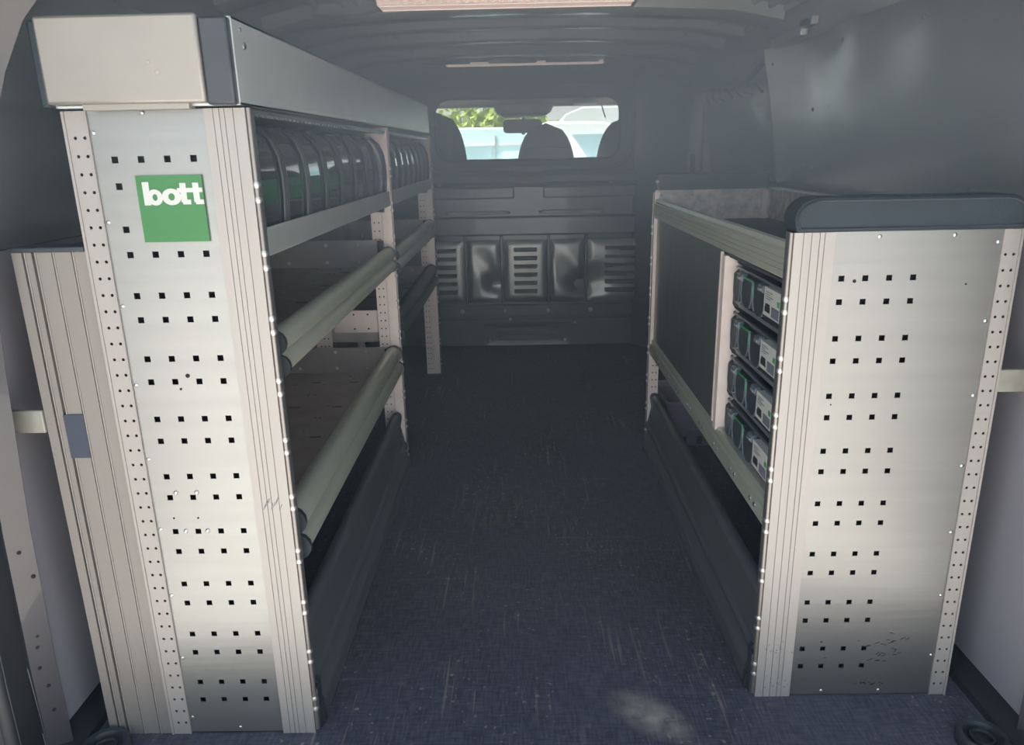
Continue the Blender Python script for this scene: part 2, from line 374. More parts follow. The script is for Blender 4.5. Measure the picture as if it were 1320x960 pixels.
# swages running along the roof
def swage(x0, y0, x1, y1, r=.011):
    n = 8; P = []
    def zat(x):
        for i in range(len(RP) - 1):
            if RP[i][0] <= x <= RP[i + 1][0]:
                t = (x - RP[i][0]) / (RP[i + 1][0] - RP[i][0]); return RP[i][1] + t * (RP[i + 1][1] - RP[i][1])
        return 1.3
    for k in range(n + 1):
        x = x0 + (x1 - x0) * k / n; P.append((x, y0 + (y1 - y0) * k / n, zat(x) - .002))
    rr = [.002] + [r] * (n - 1) + [.002]
    MB().tube(P, rr, 8).build('roof_swage', ROOF, cl, smooth=60)
for a in ((.515, 1.3, .515, 2.56), (.655, 1.3, .655, 2.68), (.74, 1.4, .745, 2.76), (.70, 2.0, .70, 2.3), (-.43, 1.3, -.43, 2.62), (-.47, 1.3, -.47, 2.62),
          (-.55, 1.3, -.55, 2.5), (.60, 2.75, .60, 3.3), (-.42, 2.75, -.42, 3.3), (-.2, 2.72, .1, 2.72), (.15, 2.76, .36, 2.76), (-.3, 2.79, -.1, 2.79)): swage(*a)
m = MB()
for x in (-.53, -.30, .04, .33, .58): m.dome((x, 3.84, 1.415), (0, -.3, -1), .013, .006)
for x in (-.39, .47): m.dome((x, 3.0, 1.40), (0, 0, -1), .01, .004)
stuff(m.build('roof_plug', BULKP, cl))

# bulkhead -------------------------------------------------------------
def ring_plate(outer, inner, y0, y1):
    n = len(inner); m = MB()
    m.add([(p[0], y0, p[1]) for p in outer] + [(p[0], y1, p[1]) for p in inner], [(i, (i + 1) % n, n + (i + 1) % n, n + i) for i in range(n)])
    return m
def to_rect(poly, x0, x1, z0, z1, cx, cz):
    res = []
    for (x, z) in poly:
        dx, dz = x - cx, z - cz
        t = min(((x1 if dx > 0 else x0) - cx) / dx if abs(dx) > 1e-6 else 1e9, ((z1 if dz > 0 else z0) - cz) / dz if abs(dz) > 1e-6 else 1e9)
        res.append((cx + dx * t, cz + dz * t))
    return res
FR = rrect(-.475, .585, .948, 1.337, .11, 8); WN = rrect(-.424, .530, .984, 1.290, .075, 8)
OUT = to_rect(FR, -.93, .95, .86, 1.46, .055, 1.14)
bh = struct(ring_plate(OUT, FR, YB, YB).build('wall_front', BULK, fixn=True))
B(-.93, .95, YB, YB + .02, -.02, .87).build('lower_skin', BULK, bh)
# header curve from the roof into the bulkhead
m = MB(); pts = [(YB + .01, 1.345), (YB - .02, 1.375), (YB - .09, 1.40), (YB - .22, 1.413), (YB - .37, 1.418), (YB - .37, 1.445), (YB + .01, 1.445)]
m.prism(pts, 'x', -.78, .82).build('header_panel', BULK, bh, smooth=60)
win = struct(ring_plate(FR, WN, YB, YB + .045).build('window_1', BULK))
m = MB(); bead = [(p[0], YB - .004, p[1]) for p in rrect(-.485, .595, .938, 1.347, .115, 8)]; bead.append(bead[0]); m.tube(bead, .007, 6).build('frame_bead', BULK, win)
m = MB(); bead = [(p[0], YB + .042, p[1]) for p in rrect(-.422, .528, .986, 1.288, .075, 8)]; bead.append(bead[0]); m.tube(bead, .006, 6).build('window_seal', RUB, win)
m = MB(); q = rrect(-.43, .536, .98, 1.296, .078, 8); m.prism(q, 'y', YB + .046, YB + .050).build('pane', GLASS, win)
m = MB()
for k in range(34):
    x = -.10 + .44 * k / 33; m.dome((x, YB + .0445, 1.287 - .01 * math.sin(math.pi * k / 33) + .002), (0, -1, 0), .0035, .002, 6)
for k in range(22):
    x = -.02 + .30 * k / 21; m.dome((x, YB + .0445, .990 + .012 * math.sin(math.pi * k / 21)), (0, -1, 0), .003, .002, 6)
stuff(m.build('pane_frit_dots', WHITE, win))
# upper lower-panel with a sloping ledge and central notch
def ledge(a, b, zt):
    m = MB(); m.prism([(YB + .005, zt + .03), (YB - .035, zt), (YB - .04, zt - .03), (YB - .012, zt - .05), (YB + .005, zt - .05)], 'x', a, b); return m
ledge(-.93, -.02, .905).build('ledge_rail', BULK, bh, smooth=40); ledge(.13, .80, .905).build('ledge_rail', BULK, bh, smooth=40)
ledge(-.025, .135, .898).build('ledge_notch', mat('notch', (.16, .09, .09), .4), bh, smooth=40)
for a, b in ((-.72, -.02), (.13, .70)): B(a, b, YB - .014, YB + .004, .79, .852).build('swage_panel', BULK, bh, bevel=.012)
for a, b in ((-.385, -.045), (.105, .445)):
    MB().tube([(a, YB - .010, .72), (a + .02, YB - .024, .72), (b - .02, YB - .024, .72), (b, YB - .010, .72)], [.003, .008, .008, .003], 8).build('slot_trim', mat('slot_metal', (.62, .62, .58), .35, .4), bh)
m = MB()
for (x, z) in ((-.41, .868), (.48, .868)): m.dome((x, YB - .03, z), (0, -1, 0), .011, .006)
for x in (-.315, -.085, .15, .383): m.dome((x, YB - .016, .195), (0, -1, 0), .014, .007)
m.dome((-.055, YB - .012, .148), (0, -1, 0), .009, .004); m.dome((.30, YB - .012, .125), (0, -1, 0), .008, .004)
stuff(m.build('bulkhead_bolt', mat('bolt', (.40, .40, .38), .35, .6), bh))
# pressed plates between upright ribs, some dented, some louvred
plates = [(-.62, -.293, 0, None), (-.277, -.103, 1, (.8, .30, .028, .09)), (-.082, .148, 2, None), (.165, .345, 3, (.85, .28, .03, .08)), (.365, .655, 4, (.05, .28, .022, .12))]
for x0, x1, k, dent in plates:
    def f(u, v):
        x = x0 + (x1 - x0) * u; z = .245 + .33 * v; e_ = min(u, 1 - u) * (x1 - x0)
        y = YB - .018 - .008 * min(1, e_ / .02) * min(1, min(v, 1 - v) * .33 / .02)
        if dent:
            cx, cz, dp, rr = dent; d2 = ((u - cx) * (x1 - x0)) ** 2 + ((v - cz) * .33) ** 2
            y += dp * math.exp(-d2 / (rr * rr * .35)) * (1 if k != 3 else 1)
            y += .006 * math.sin(v * 7 + u * 4 + k) * math.sin(math.pi * v) * math.sin(math.pi * u)
        return (x, y, z)
    pl = MB().grid(f, 16, 24).build('pressed_plate', BULKP, bh, smooth=60)
    if not dent or k == 4:
        cx = {0: -.425, 2: .033, 4: .535}[k]; hw = {0: .09, 2: .062, 4: .08}[k]
        for r in range(6):
            z = .298 + r * .0445; L = MB()
            sect = [(YB - .024, z + .018), (YB - .036, z + .012), (YB - .042, z), (YB - .038, z - .001), (YB - .024, z + .006)]
            L.prism(sect, 'x', cx - hw, cx + hw).prism([(YB - .0265, z - .006), (YB - .0275, z - .006), (YB - .0275, z + .004), (YB - .0265, z + .004)], 'x', cx - hw * .95, cx + hw * .95)
            L.m[-6:] = [1] * 6
            L.build('louvre', [BULKP, HOLE], pl, smooth=50)
for x in (-.285, -.093, .157, .355, .68, .715):
    B(x - .008, x + .008, YB - .022, YB + .002, .235, .60).build('upright_rib', BULK, bh, bevel=.005)
B(-.93, .80, YB - .014, YB + .002, .165, .228).build('bolt_rail', BULK, bh, bevel=.005)
B(-.93, .80, YB - .02, YB + .002, .60, .70).build('cross_panel', BULK, bh, bevel=.01)
kp = B(-.93, .80, YB - .008, YB + .002, 0, .15).build('kick_panel', BULK, bh, bevel=.004)
v_ = ring_plate(rrect(-.20, .275, .004, .128, .02, 3), rrect(-.12, .20, .030, .105, .012, 3), YB - .022, YB - .010).build('vent_frame', BULK, bh, smooth=30)
for k in range(4): B(-.12, .20, YB - .018, YB - .006, .034 + k * .02, .044 + k * .02).build('vent_bar', BULK, bh, bevel=.002)
MB().dome((-.17, YB - .022, .03), (0, -1, 0), .009).build('vent_screw', CHROME, bh); MB().dome((.245, YB - .022, .03), (0, -1, 0), .009).build('vent_screw', CHROME, bh)
MB().prism([(.60, YB), (.66, YB - .10), (.80, YB - .20), (.92, YB - .26), (.95, YB)], 'z', .0, 1.42).build('corner_fairing', BULK, bh, smooth=60)

# rear door aperture (jambs and header) --------------------------------------------------
def aperture():
    # inner edge of the opening in XZ, from the floor on the left over the top to the floor on the right
    L = [(-.818, -.05), (-.817, .2), (-.810, .45), (-.793, .72), (-.776, .90), (-.74, 1.05), (-.703, 1.14), (-.665, 1.205), (-.60, 1.27), (-.50, 1.31), (-.30, 1.33), (0, 1.335)]
    return L + [(-x + .05, z) for x, z in L[-2::-1]]
AP = aperture()
def sweep(sect, name, mt, parent=None, smooth=40):
    n = len(AP); vs = []; cx, cz = .025, .6
    for i, (x, z) in enumerate(AP):
        a = Vector(AP[max(i - 1, 0)]); b = Vector(AP[min(i + 1, n - 1)]); t = (b - a).normalized(); nrm = Vector((-t.y, t.x))
        if nrm.dot(Vector((x - cx, z - cz))) < 0: nrm = -nrm
        vs += [(x + nrm.x * o, y, z + nrm.y * o) for o, y in sect]
    k = len(sect); m = MB()
    m.add(vs, [(i * k + j, i * k + j + 1, (i + 1) * k + j + 1, (i + 1) * k + j) for i in range(n - 1) for j in range(k - 1)])
    return m.build(name, mt, parent, smooth=smooth)
fr = struct(sweep([(.06, 1.105), (.003, 1.10), (0, 1.095), (.024, 1.065)], 'door_frame_rear', BODYD))
sweep([(.024, 1.065), (.030, 1.067), (.034, 1.02), (.085, .985)], 'frame_step', RUB, fr)  # black colour paints the shade in the jamb groove
sweep([(.085, .985), (.10, .97), (.13, .965), (.20, .95), (.25, .90), (.26, .80)], 'frame_outer', BODY, fr)
P = []
for i, (x, z) in enumerate(AP):
    s_ = 1 if x > .025 else -1
    P.append((x + (x - .025) * .058, 1.02, z + max(0, z - .9) * .13))
MB().tube(P, .014, 8).build('door_seal', RUB, fr, smooth=60)
m = MB()
for (z, o, y) in ((.70, .02, 1.045), (.66, .024, 1.042), (.47, .02, 1.045), (.41, .022, 1.043), (.36, .015, 1.05), (.25, .02, 1.045), (.23, .022, 1.045), (.19, .024, 1.045), (.15, .02, 1.045), (.1, .02, 1.045)):
    q0 = (-.817 if z < .3 else -.811 if z < .5 else -.795); o_ = .006 + (o - .015) * 1.1; m.dome((q0 - o_, 1.095 - o_ * 1.25, z), (.78, -.62, 0), .0036, .0015)
stuff(m.build('jamb_hole', HOLE, fr))
# the open rear doors either side of the camera, just outside the picture
for n_, x in (('door_1', -.97), ('door_2', 1.02)):
    d = struct(B(x - .03, x + .03, .12, .93, -.15, .68).build(n_, BODY, bevel=.01))
    B(x - .025, x + .025, .12, .93, .68, 1.34).build('door_upper_frame', BODY, d, bevel=.01)
    sx_ = x + (.031 if x < 0 else -.031); B(sx_ - .004, sx_ + .006, .16, .89, -.1, 1.25).build('door_lining', CAPM, d, bevel=.003)
    hinge = Matrix.Translation((x, .93, 0)); d.matrix_world = hinge @ Matrix.Rotation(math.radians(18 if x > 0 else -18), 4, 'Z') @ hinge.inverted()

# ================================================================== LEFT RACK
LX, LO, LE = -.391, -.657, -.773; YL = 1.133; YM = 2.332; YF = 3.466; ZT = 1.09
lr = thing('shelving_rack', 'tall aluminium shelving rack along the left wall with perforated end panel and green badge', 'shelving', (-.585, YL, 0))
# end panel: sheet with square holes
xs = [-.6215]; hx = [-.591 + .0387 * k for k in range(4)]; H = .0048
for x in hx: xs += [x - H, x + H]
xs.append(-.4505)
rows = sorted([1.0215 - .1011 * k for k in range(10)] + [.9835 - .1011 * k for k in range(10)])
zs = [.003]
for z in rows: zs += [z - H, z + H]
zs.append(ZT)
holes = {(2 * i + 1, 2 * j + 1) for i in range(4) for j in range(20)}
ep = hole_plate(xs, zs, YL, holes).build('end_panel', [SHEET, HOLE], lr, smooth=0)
m = MB()
for k in range(9): m.dome((-.616, YL, 1.06 - .128 * k), (0, -1, 0), .0032, .002)
m.dome((-.53, YL, .012), (0, -1, 0), .0035, .002); m.dome((-.54, YL - .002, 1.086), (0, -1, 0), .003, .002)
stuff(m.build('panel_screw', CHROME, ep))
# punctures and small dents in the sheet
m = MB()
for x, z, r in ((-.531, .690, .0035), (-.545, .668, .002), (-.590, .44, .0016), (-.549, .44, .0016)): m.dome((x, YL - .0005, z), (0, -1, 0), r, .0012)
stuff(m.build('puncture', HOLE, ep))
m = MB()
for x, z in ((-.580, .487), (-.545, .487), (-.573, .416), (-.536, .416)): m.dome((x, YL, z), (0, -1, 0), .0038, .003)
stuff(m.build('pulled_rivet', CHROME, ep))
grooved(-.4505, LX, YL - .003, .03, 0, ZT, (-.437, -.428, -.4205, -.408)).build('edge_profile', ALU, lr, smooth=0)
dot_strip(LO, -.6215, 0, ZT, YL - .002, (-.6425, -.6285), .0257, .0026).build('perforated_profile', [ALU, HOLE], lr, smooth=0)
B(LO, LO + .004, YL - .004, YL + .02, 0, ZT).build('profile_ridge', ALU, lr)
B(-.6225, -.621, YL - .0035, YL, 0, ZT).build('profile_ridge', ALU, lr)
def edge_bead(x, y, z0, z1, sgn, parent, period=.1011, z_start=.05):
    o = MB().tube([(x, y, z0), (x, y, z1)], .0045, 8).build('edge_bead', mat('bead', (0.2, 0.185, 0.175), .35, .7) if 'bead' not in MATS else MATS['bead'], parent, smooth=60)
    m = MB(); z = z_start
    while z < z1 - .03:
        for d in (0, .022): m.tube([(x, y, z + d - .007), (x, y, z + d), (x, y, z + d + .007)], [.003, .0072, .003], 8)
        z += period
    stuff(m.build('edge_clip', MATS['clip'] if 'clip' in MATS else mat('clip', (.42, .40, .38), .4, .8), o, smooth=60))
    return o
edge_bead(LX + .003, YL + .003, .005, ZT, 1, lr)
B(LX - .02, LX + .002, YL + .004, YL + .03, 0, ZT).build('edge_channel', RAILD, lr)
B(LX - .006, LX + .010, YL + .004, YL + .03, 0, .09).build('foot_block', BLACK, lr, bevel=.003)
# scuff marks on the edge profile
m = MB()
for k in range(9):
    x = -.436 + .0035 * k + random.uniform(-.001, .001); z = .455 + .004 * (k % 4)
    m.tube([(x, YL - .0032, z), (x + .004, YL - .0032, z + .008 + .006 * random.random())], .0005, 4)
stuff(m.build('scuff_mark', GREYP, lr))
# narrower extension panel beside the wall
W = LO - LE
xf = lambda t: LE + W * t
xg = [(xf(.15), .004, .005), (xf(.285), .005, .006), (xf(.54), .0022, .002), (xf(.80), .0022, .002)]
ex = grooved(LE, LO - .001, YL, .04, 0, .890, xg).build('extension_panel', EXTP, lr, smooth=0)
m = MB()
for t in (.17, .31, .55, .81): m.box(xf(t) + .0008, xf(t) + .0022, YL - .002, YL + .002, 0, .889)
m.build('panel_ridge', ALU, ex)
B(LE - .003, LO - .002, YL - .004, YL + .045, .889, .897).build('top_cap', BLACK, ex, bevel=.002)
B(-.742, -.709, YL - .0025, YL, .553, .628).build('dark_pad', mat('pad', (.03, .036, .055), .7), ex)
B(LE, LE + .004, YL + .04, YL + .4, 0, .885).build('extension_side', EXTP, lr)
# badge
bd = B(-.5635, -.4655, YL - .0042, YL - .0008, .9015, .9985).build('badge', GREEN, lr)
def bx(u): return -.5635 + (u - 528) * (.098 / 262)
def bz(v): return .9985 - (v - 678) * (.097 / 257)
def letter(parts):
    m = MB()
    for i_, p in enumerate(parts):
        y0, y1 = YL - .0052 - .00012 * i_, YL - .0042
        if p[0] == 'r': m.box(bx(p[1]), bx(p[2]), y0, y1, bz(p[4]), bz(p[3]))
        else:
            _, cx, cy, ax, ay, ix, iy = p; n = 20
            for sg in range(n):
                a0, a1 = 2 * math.pi * sg / n, 2 * math.pi * (sg + 1) / n
                q = [(bx(cx + r1 * math.cos(a)), bz(cy + r2 * math.sin(a))) for a, r1, r2 in ((a0, ax, ay), (a1, ax, ay), (a1, ix, iy), (a0, ix, iy))]
                m.prism(q, 'y', y0, y1)
    return m.build('letter', WHITE, bd, smooth=0)
letter([('r', 552, 578, 702, 791), ('o', 597, 761, 31, 31, 10, 13)])
letter([('o', 663, 760, 38, 32, 13, 14)])
letter([('r', 700, 724, 708, 782), ('r', 688, 740, 727, 744), ('r', 706, 738, 772, 790)])
letter([('r', 751, 775, 708, 782), ('r', 740, 788, 727, 744), ('r', 757, 789, 772, 790)])

# uprights
def upright(y):
    bz_ = [(-.458, ZT + .010), (-.458, 1.068), (-.440, 1.062), (-.428, 1.03), (-.421, .975), (-.418, .925), (-.412, .920), (-.412, .852), (-.390, .852), (-.390, ZT + .010)]
    u = MB().prism(bz_, 'y', y, y + .028).prism([(-.421, .0), (-.390, .0), (-.390, .853), (-.421, .853)], 'y', y, y + .028).build('upright', ALU2, lr, smooth=0, bevel=.0015)
    dot_strip(-.455, -.421, 0, .853, y, (-.4455, -.4315), .0257, .0026).build('perforated_profile', [ALU2, HOLE], u, smooth=0)
    B(-.455, -.421, y + .006, y + .028, 0, .853).build('upright_back', RAILD, u)
    m = MB()
    for x in (-.45, -.44): m.dome((x, y, ZT + .003), (0, -1, 0), .0025, .001)
    stuff(m.build('upright_hole', HOLE, u))
    edge_bead(LX + .003, y + .004, .005, ZT, 1, u)
    B(-.782, -.752, y, y + .028, 0, .86).build('rear_leg', ALU2, u)
    return u
upright(YM); upright(YF)
dot_strip(-.665, -.612, .35, .56, YM + .02, (-.65, -.638, -.625), .0257, .0026).build('rear_strip', [ALU2, HOLE], lr, smooth=0)
br = B(-.60, -.44, YM + .012, YM + .018, .473, .545).build('cross_brace', ALU2, lr)
m = MB()
for x in (-.535, -.49):
    for z in (.485, .532): m.dome((x, YM + .012, z), (0, -1, 0), .003, .001)
stuff(m.build('brace_hole', HOLE, br))

# shelf rails: double bullnose extrusion
def rail_section(z0, z1, x):
    h = z1 - z0; P = []
    r1 = h * .27; c1 = (x - r1 * .75, z1 - r1)
    P.append((x - .030, z1 - r1 * 1.6)); P.append((x - .030, z1 - r1))
    for k in range(9):
        a = math.radians(170 - 25 * k); P.append((c1[0] + r1 * math.cos(a), c1[1] + r1 * math.sin(a)))
    r2 = h * .24; c2 = (x - r2 * .55, z0 + r2 * 1.05)
    for k in range(7):
        a = math.radians(75 - 24 * k); P.append((c2[0] + r2 * math.cos(a), c2[1] + r2 * math.sin(a)))
    P.append((x - .030, z0 + r2 * .6)); return P
def tray(y0, y1, zf, zlo, zhi, dark=False):
    t = MB(); t.box(-.772, -.425, y0, y1, zf - .003, zf).box(-.775, -.772, y0, y1, zf - .003, zf + .08)
    o = t.build('shelf_tray', TRAY, lr)
    zt = zf + .082
    for ye, s_ in ((y0, 1), (y1 - .004, -1)):
        w_ = MB().prism([(-.772, zf), (-.418, zf), (-.418, zt - .012), (-.424, zt), (-.772, zt)], 'y', ye, ye + .004).build('tray_end', TRAY, o)
        m = MB()
        for x in (-.72, -.60, -.50, -.435):
            m.dome((x, ye + (.004 if s_ > 0 else 0), zt - .014), (0, s_, 0), .006 if x != -.50 else .003, .003)
            if x < -.45: m.dome((x, ye + (.004 if s_ > 0 else 0), zf + .014), (0, s_, 0), .006 if x != -.50 else .003, .003)
        stuff(m.build('tray_bolt', ALU2, w_))
    m = MB()
    for k in range(46):
        x = random.choice((-.47, -.55, -.62, -.70)) + random.uniform(-.012, .012); y = y0 + (y1 - y0) * ((k % 12) + .5) / 12 + random.uniform(-.012, .012)
        m.dome((x, y, zf), (0, 0, 1), .0036, .0022, 6)
    stuff(m.build('tray_dimple', ALU, o))
    m = MB()
    for k in range(5):
        y = y0 + (y1 - y0) * (k + .5) / 5
        for x in (-.64, -.52): m.box(x - .014, x + .014, y - .003, y + .003, zf, zf + .0008)
    stuff(m.build('tray_slot', RAILD, o))
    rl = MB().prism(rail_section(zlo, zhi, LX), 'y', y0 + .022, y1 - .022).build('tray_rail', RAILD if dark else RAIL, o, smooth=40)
    for ye in (y0 + .012, y1 - .022):
        e_ = rail_section(zlo - .003, zhi + .003, LX + .003)
        MB().prism(e_, 'y', ye, ye + .010).build('rail_end_cap', BLACK, rl, smooth=40)
    m = MB()
    for ye in (y0 + .03, y1 - .03): m.dome((LX - .002, ye, zlo + .022), (1, 0, 0), .005, .003)
    stuff(m.build('rail_screw', CHROME, rl))
    B(-.436, -.418, y1 - .026, y1 - .012, zhi - .03, zt - .002).build('tray_bracket', BLACK, o)
tray(YL + .030, YM - .002, .688, .672, .748)
tray(YL + .030, YM - .002, .345, .335, .432)
tray(YM + .030, YF - .002, .655, .655, .735)
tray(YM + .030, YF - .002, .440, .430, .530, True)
# kick rail along the floor
def kick_section(x, s_, top=.205):
    P = [(x - s_ * .040, top - .035)]
    c = (x - s_ * .022, top - .016)
    for k in range(8):
        a = math.radians(190 - 28 * k); P.append((c[0] + s_ * .016 * math.cos(a), c[1] + .016 * math.sin(a)))
    P += [(x - s_ * .012, top - .05), (x - s_ * .002, .105)]
    c = (x - s_ * .006, .088)
    for k in range(5):
        a = math.radians(70 - 35 * k); P.append((c[0] + s_ * .014 * math.cos(a), c[1] + .014 * math.sin(a)))
    P += [(x + s_ * .002, .068), (x + s_ * .012, .045), (x + s_ * .006, .040), (x + s_ * .012, .034), (x + s_ * .014, .004), (x - s_ * .03, .004), (x - s_ * .03, .06)]
    return P
kr = MB().prism(kick_section(LX - .002, 1), 'y', YL + .03, YM - .02).build('kick_rail', RAILD, lr, smooth=40)
for ye in (YL + .02, YM - .028):
    MB().prism([(p[0] + .003, p[1] + (.004 if p[1] > .1 else 0)) for p in kick_section(LX - .002, 1)], 'y', ye, ye + .012).build('rail_end_cap', BLACK, kr, smooth=40)
# bin shelf with lip
for a, b in ((YL + .030, YM - .001), (YM + .029, YF - .001)):
    o = B(-.654, LX - .006, a, b, .870, .876).build('bin_shelf', LIP, lr)
    B(LX - .006, LX, a + .004, b - .004, .872, .916).build('shelf_lip', LIP, o, bevel=.002)
    B(-.657, -.653, a, b, .87, 1.08).build('shelf_back', RAILD, o)
B(-.655, LX - .004, YL + .03, YF + .028, ZT - .006, ZT).build('top_deck', RAILD, lr)
m = MB()
for k in range(90): m.box(LX - .012, LX - .006, 1.19 + k * .0252, 1.19 + k * .0252 + .014, ZT - .009, ZT - .0055)
stuff(m.build('deck_slot', CASER, lr))

# long trough lying on the rack
tb = thing('long_trough', 'long grey metal tray with pale front panel lying on top of the left rack', 'tray', (-.52, 1.11, ZT + .003))
y0, y1 = 1.118, 3.475; zb = ZT + .003; zt = 1.208
t = MB()
t.box(-.394, -.391, y0, y1, zb, zt).box(-.655, -.652, y0, y1, zb, zt).box(-.655, -.391, y0, y1, zb, zb + .003).box(-.402, -.391, y0, y1, zt - .003, zt).box(-.655, -.642, y0, y1, zt - .003, zt).box(-.655, -.391, y1 - .003, y1, zb, zt)
t.build('trough_body', TROUGH, tb)
fp = MB().prism([(-.657, 1.097), (-.4335, 1.096), (-.4335, 1.211), (-.657, 1.211)], 'y', 1.100, 1.118).build('front_panel', BOXF, tb, bevel=.004)
B(-.4335, -.393, 1.104, 1.124, zb, 1.207).build('end_cap', BLACK, tb, bevel=.004)
B(-.668, -.655, 1.104, 1.124, zb, 1.207).build('end_cap', CAPM, tb, bevel=.004)
B(-.61, -.46, 1.106, 1.128, zb - .004, zb + .004).build('bottom_lip', BOXF, tb)
m = MB().dome((-.495, 1.0995, 1.137), (0, -1, 0), .0035, .001).dome((-.505, 1.0995, 1.150), (0, -1, 0), .0022, .001); stuff(m.build('paint_chip', mat('chip', (.30, .26, .22), .7), fp))
m = MB().dome((-.391, 1.16, 1.175), (1, 0, 0), .005, .003).dome((-.391, 1.15, 1.195), (1, 0, 0), .003, .002); stuff(m.build('side_rivet', CHROME, tb))
MB().tube([(-.391, 3.462, 1.20), (-.388, 3.462, 1.15), (-.383, 3.465, 1.132), (-.372, 3.468, 1.124), (-.362, 3.47, 1.132), (-.358, 3.47, 1.155)], .0025, 6).build('wire_hook', CHROME, tb, smooth=60)

tb.rotation_euler.x = .0068
# clear-fronted bins on the top shelf
def make_bin(loc, pitch, green):
    x0, y0, z0 = loc; W_ = pitch - .006
    b = thing('storage_bin', '', 'bin', loc, 'clear-fronted bins on the top shelf of the left rack')
    prof = [(-.408, .880), (-.402, .915), (-.399, .955), (-.399, .99), (-.403, 1.022), (-.415, 1.050), (-.438, 1.070)]
    side = [(-.645, .880)] + prof + [(-.48, 1.072), (-.645, 1.06)]
    ya, yb = y0, y0 + W_
    body = MB().prism(side, 'y', ya, ya + .004).prism(side, 'y', yb - .004, yb)
    body.box(-.645, -.41, ya, yb, .880, .884).box(-.645, -.641, ya, yb, .880, 1.06)
    body.build('bin_body', BIN, b)
    m = MB(); vs = [(p[0] - .003, yy, p[1]) for p in prof for yy in (ya + .004, yb - .004)]
    m.add(vs, [(2 * i, 2 * i + 1, 2 * i + 3, 2 * i + 2) for i in range(len(prof) - 1)])
    fr_ = m.build('clear_front', CLEAR, b, smooth=60)
    for yy in (ya + .003, yb - .003):
        MB().tube([(p[0], yy, p[1]) for p in prof], .005, 6).build('front_rim', BINR, b, smooth=60)
    MB().tube([(prof[-1][0], ya, prof[-1][1]), (prof[-1][0], yb, prof[-1][1])], .004, 6).build('top_rim', BINR, b, smooth=60)
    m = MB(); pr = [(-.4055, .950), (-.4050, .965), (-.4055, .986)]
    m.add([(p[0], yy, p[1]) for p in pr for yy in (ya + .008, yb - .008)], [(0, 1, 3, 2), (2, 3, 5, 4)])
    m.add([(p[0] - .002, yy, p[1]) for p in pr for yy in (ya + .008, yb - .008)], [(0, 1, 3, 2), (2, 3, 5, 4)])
    m.build('label_strip', GREENB if green else GREYP, b, smooth=60)  # grey strips imitate the reflection that hides the green
    MB().box(-.63, -.43, ya + .012, yb - .012, .885, .94).build('bin_contents', RUB, b)
    return b
ordn = ['first', 'second', 'third', 'fourth', 'fifth', 'sixth', 'seventh', 'eighth']
bins = {}
for bay, (ys, pitch) in enumerate(((1.168, .1445), (2.365, .1365))):
    for k in range(8):
        gk = bay == 0 and k < 4
        key = (bay, gk); loc = Vector((-.405, ys + k * pitch, .880))
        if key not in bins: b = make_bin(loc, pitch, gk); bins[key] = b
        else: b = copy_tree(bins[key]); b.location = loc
        col = 'with green strip' if gk else 'with strip greyed as by reflection'
        b['label'] = ('clear-fronted bin %s, %s behind the front end panel, left rack top shelf' if bay == 0 else 'clear-fronted bin %s, %s behind the middle upright, left rack top shelf') % (col, ordn[k])

# brackets tying the racks to the van body
tag(B(-.842, -.774, 1.128, 1.136, .598, .637).build('wall_bracket', STRAP, bevel=.002), 'worn pale metal strap tying the left rack to the door pillar', 'bracket', 'wall brackets')
tag(B(.809, .893, 1.216, 1.224, .612, .652).build('wall_bracket', STRAP, bevel=.002), 'worn pale metal strap tying the right rack to the side wall', 'bracket', 'wall brackets')

# ================================================================== RIGHT RACK
RX, RO = .442, .808; YR = 1.2147; YE = 2.495; ZR = .888
rr = thing('cabinet_rack', 'low aluminium cabinet rack along the right wall with perforated end panel and open top tray', 'cabinet', (.625, YR, 0))
xs = [.5085]; hx = [.5255 + .0388 * k for k in range(4)]
for x in hx: xs += [x - H, x + H]
xs.append(.777)
rows = sorted([.8125 - .1011 * k for k in range(8)] + [.7735 - .1011 * k for k in range(8)])
zs = [.002]
for z in rows: zs += [z - H, z + H]
zs.append(ZR)
holes = {(2 * i + 1, 2 * j + 1) for i in range(4) for j in range(16)}
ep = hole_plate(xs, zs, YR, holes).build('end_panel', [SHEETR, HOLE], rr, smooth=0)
m = MB()
for k in range(7): m.dome((.771, YR, .868 - .130 * k), (0, -1, 0), .0034, .002)
for x, z in ((.58, .880), (.70, .880), (.57, .010), (.68, .010)): m.dome((x, YR, z), (0, -1, 0), .0034, .002)
stuff(m.build('panel_screw', CHROME, ep))
m = MB()
for x, z, r in ((.547, .808, .003), (.729, .80, .0016), (.53, .595, .0012), (.56, .12, .0015)): m.dome((x, YR - .0004, z), (0, -1, 0), r, .001)
stuff(m.build('puncture', HOLE, ep))
m = MB()
for k in range(26):
    x = random.gauss(.665, .03); z = random.gauss(.10, .02); m.tube([(x, YR - .0005, z), (x + random.uniform(.003, .012), YR - .0005, z + random.uniform(-.003, .006))], .0005, 4)
for k in range(14):
    x = random.gauss(.662, .02); z = .022 + random.random() * .006; m.tube([(x, YR - .0005, z), (x + .004, YR - .0005, z + .001)], .0006, 4)
stuff(m.build('scratch', HOLE, ep))
ef = grooved(RX, .5085, YR - .003, .03, 0, ZR, (.457, .470, .483, .491)).build('edge_profile', ALU, rr, smooth=0)
m = MB()
for k in range(40):
    x = random.gauss(.478, .012); z = random.choice((.03, .105, .11)) + random.gauss(0, .008); m.dome((min(.505, max(.446, x)), YR - .0032, z), (0, -1, 0), .0007 + random.random() * .0011, .0003, 5)
stuff(m.build('dirt_fleck', GREYP, ef))
dot_strip(.777, RO, 0, ZR, YR - .002, (.7845, .7975), .0257, .0026).build('perforated_profile', [ALU, HOLE], rr, smooth=0)
B(RO - .004, RO, YR - .004, YR + .02, 0, ZR).build('profile_ridge', ALU, rr)
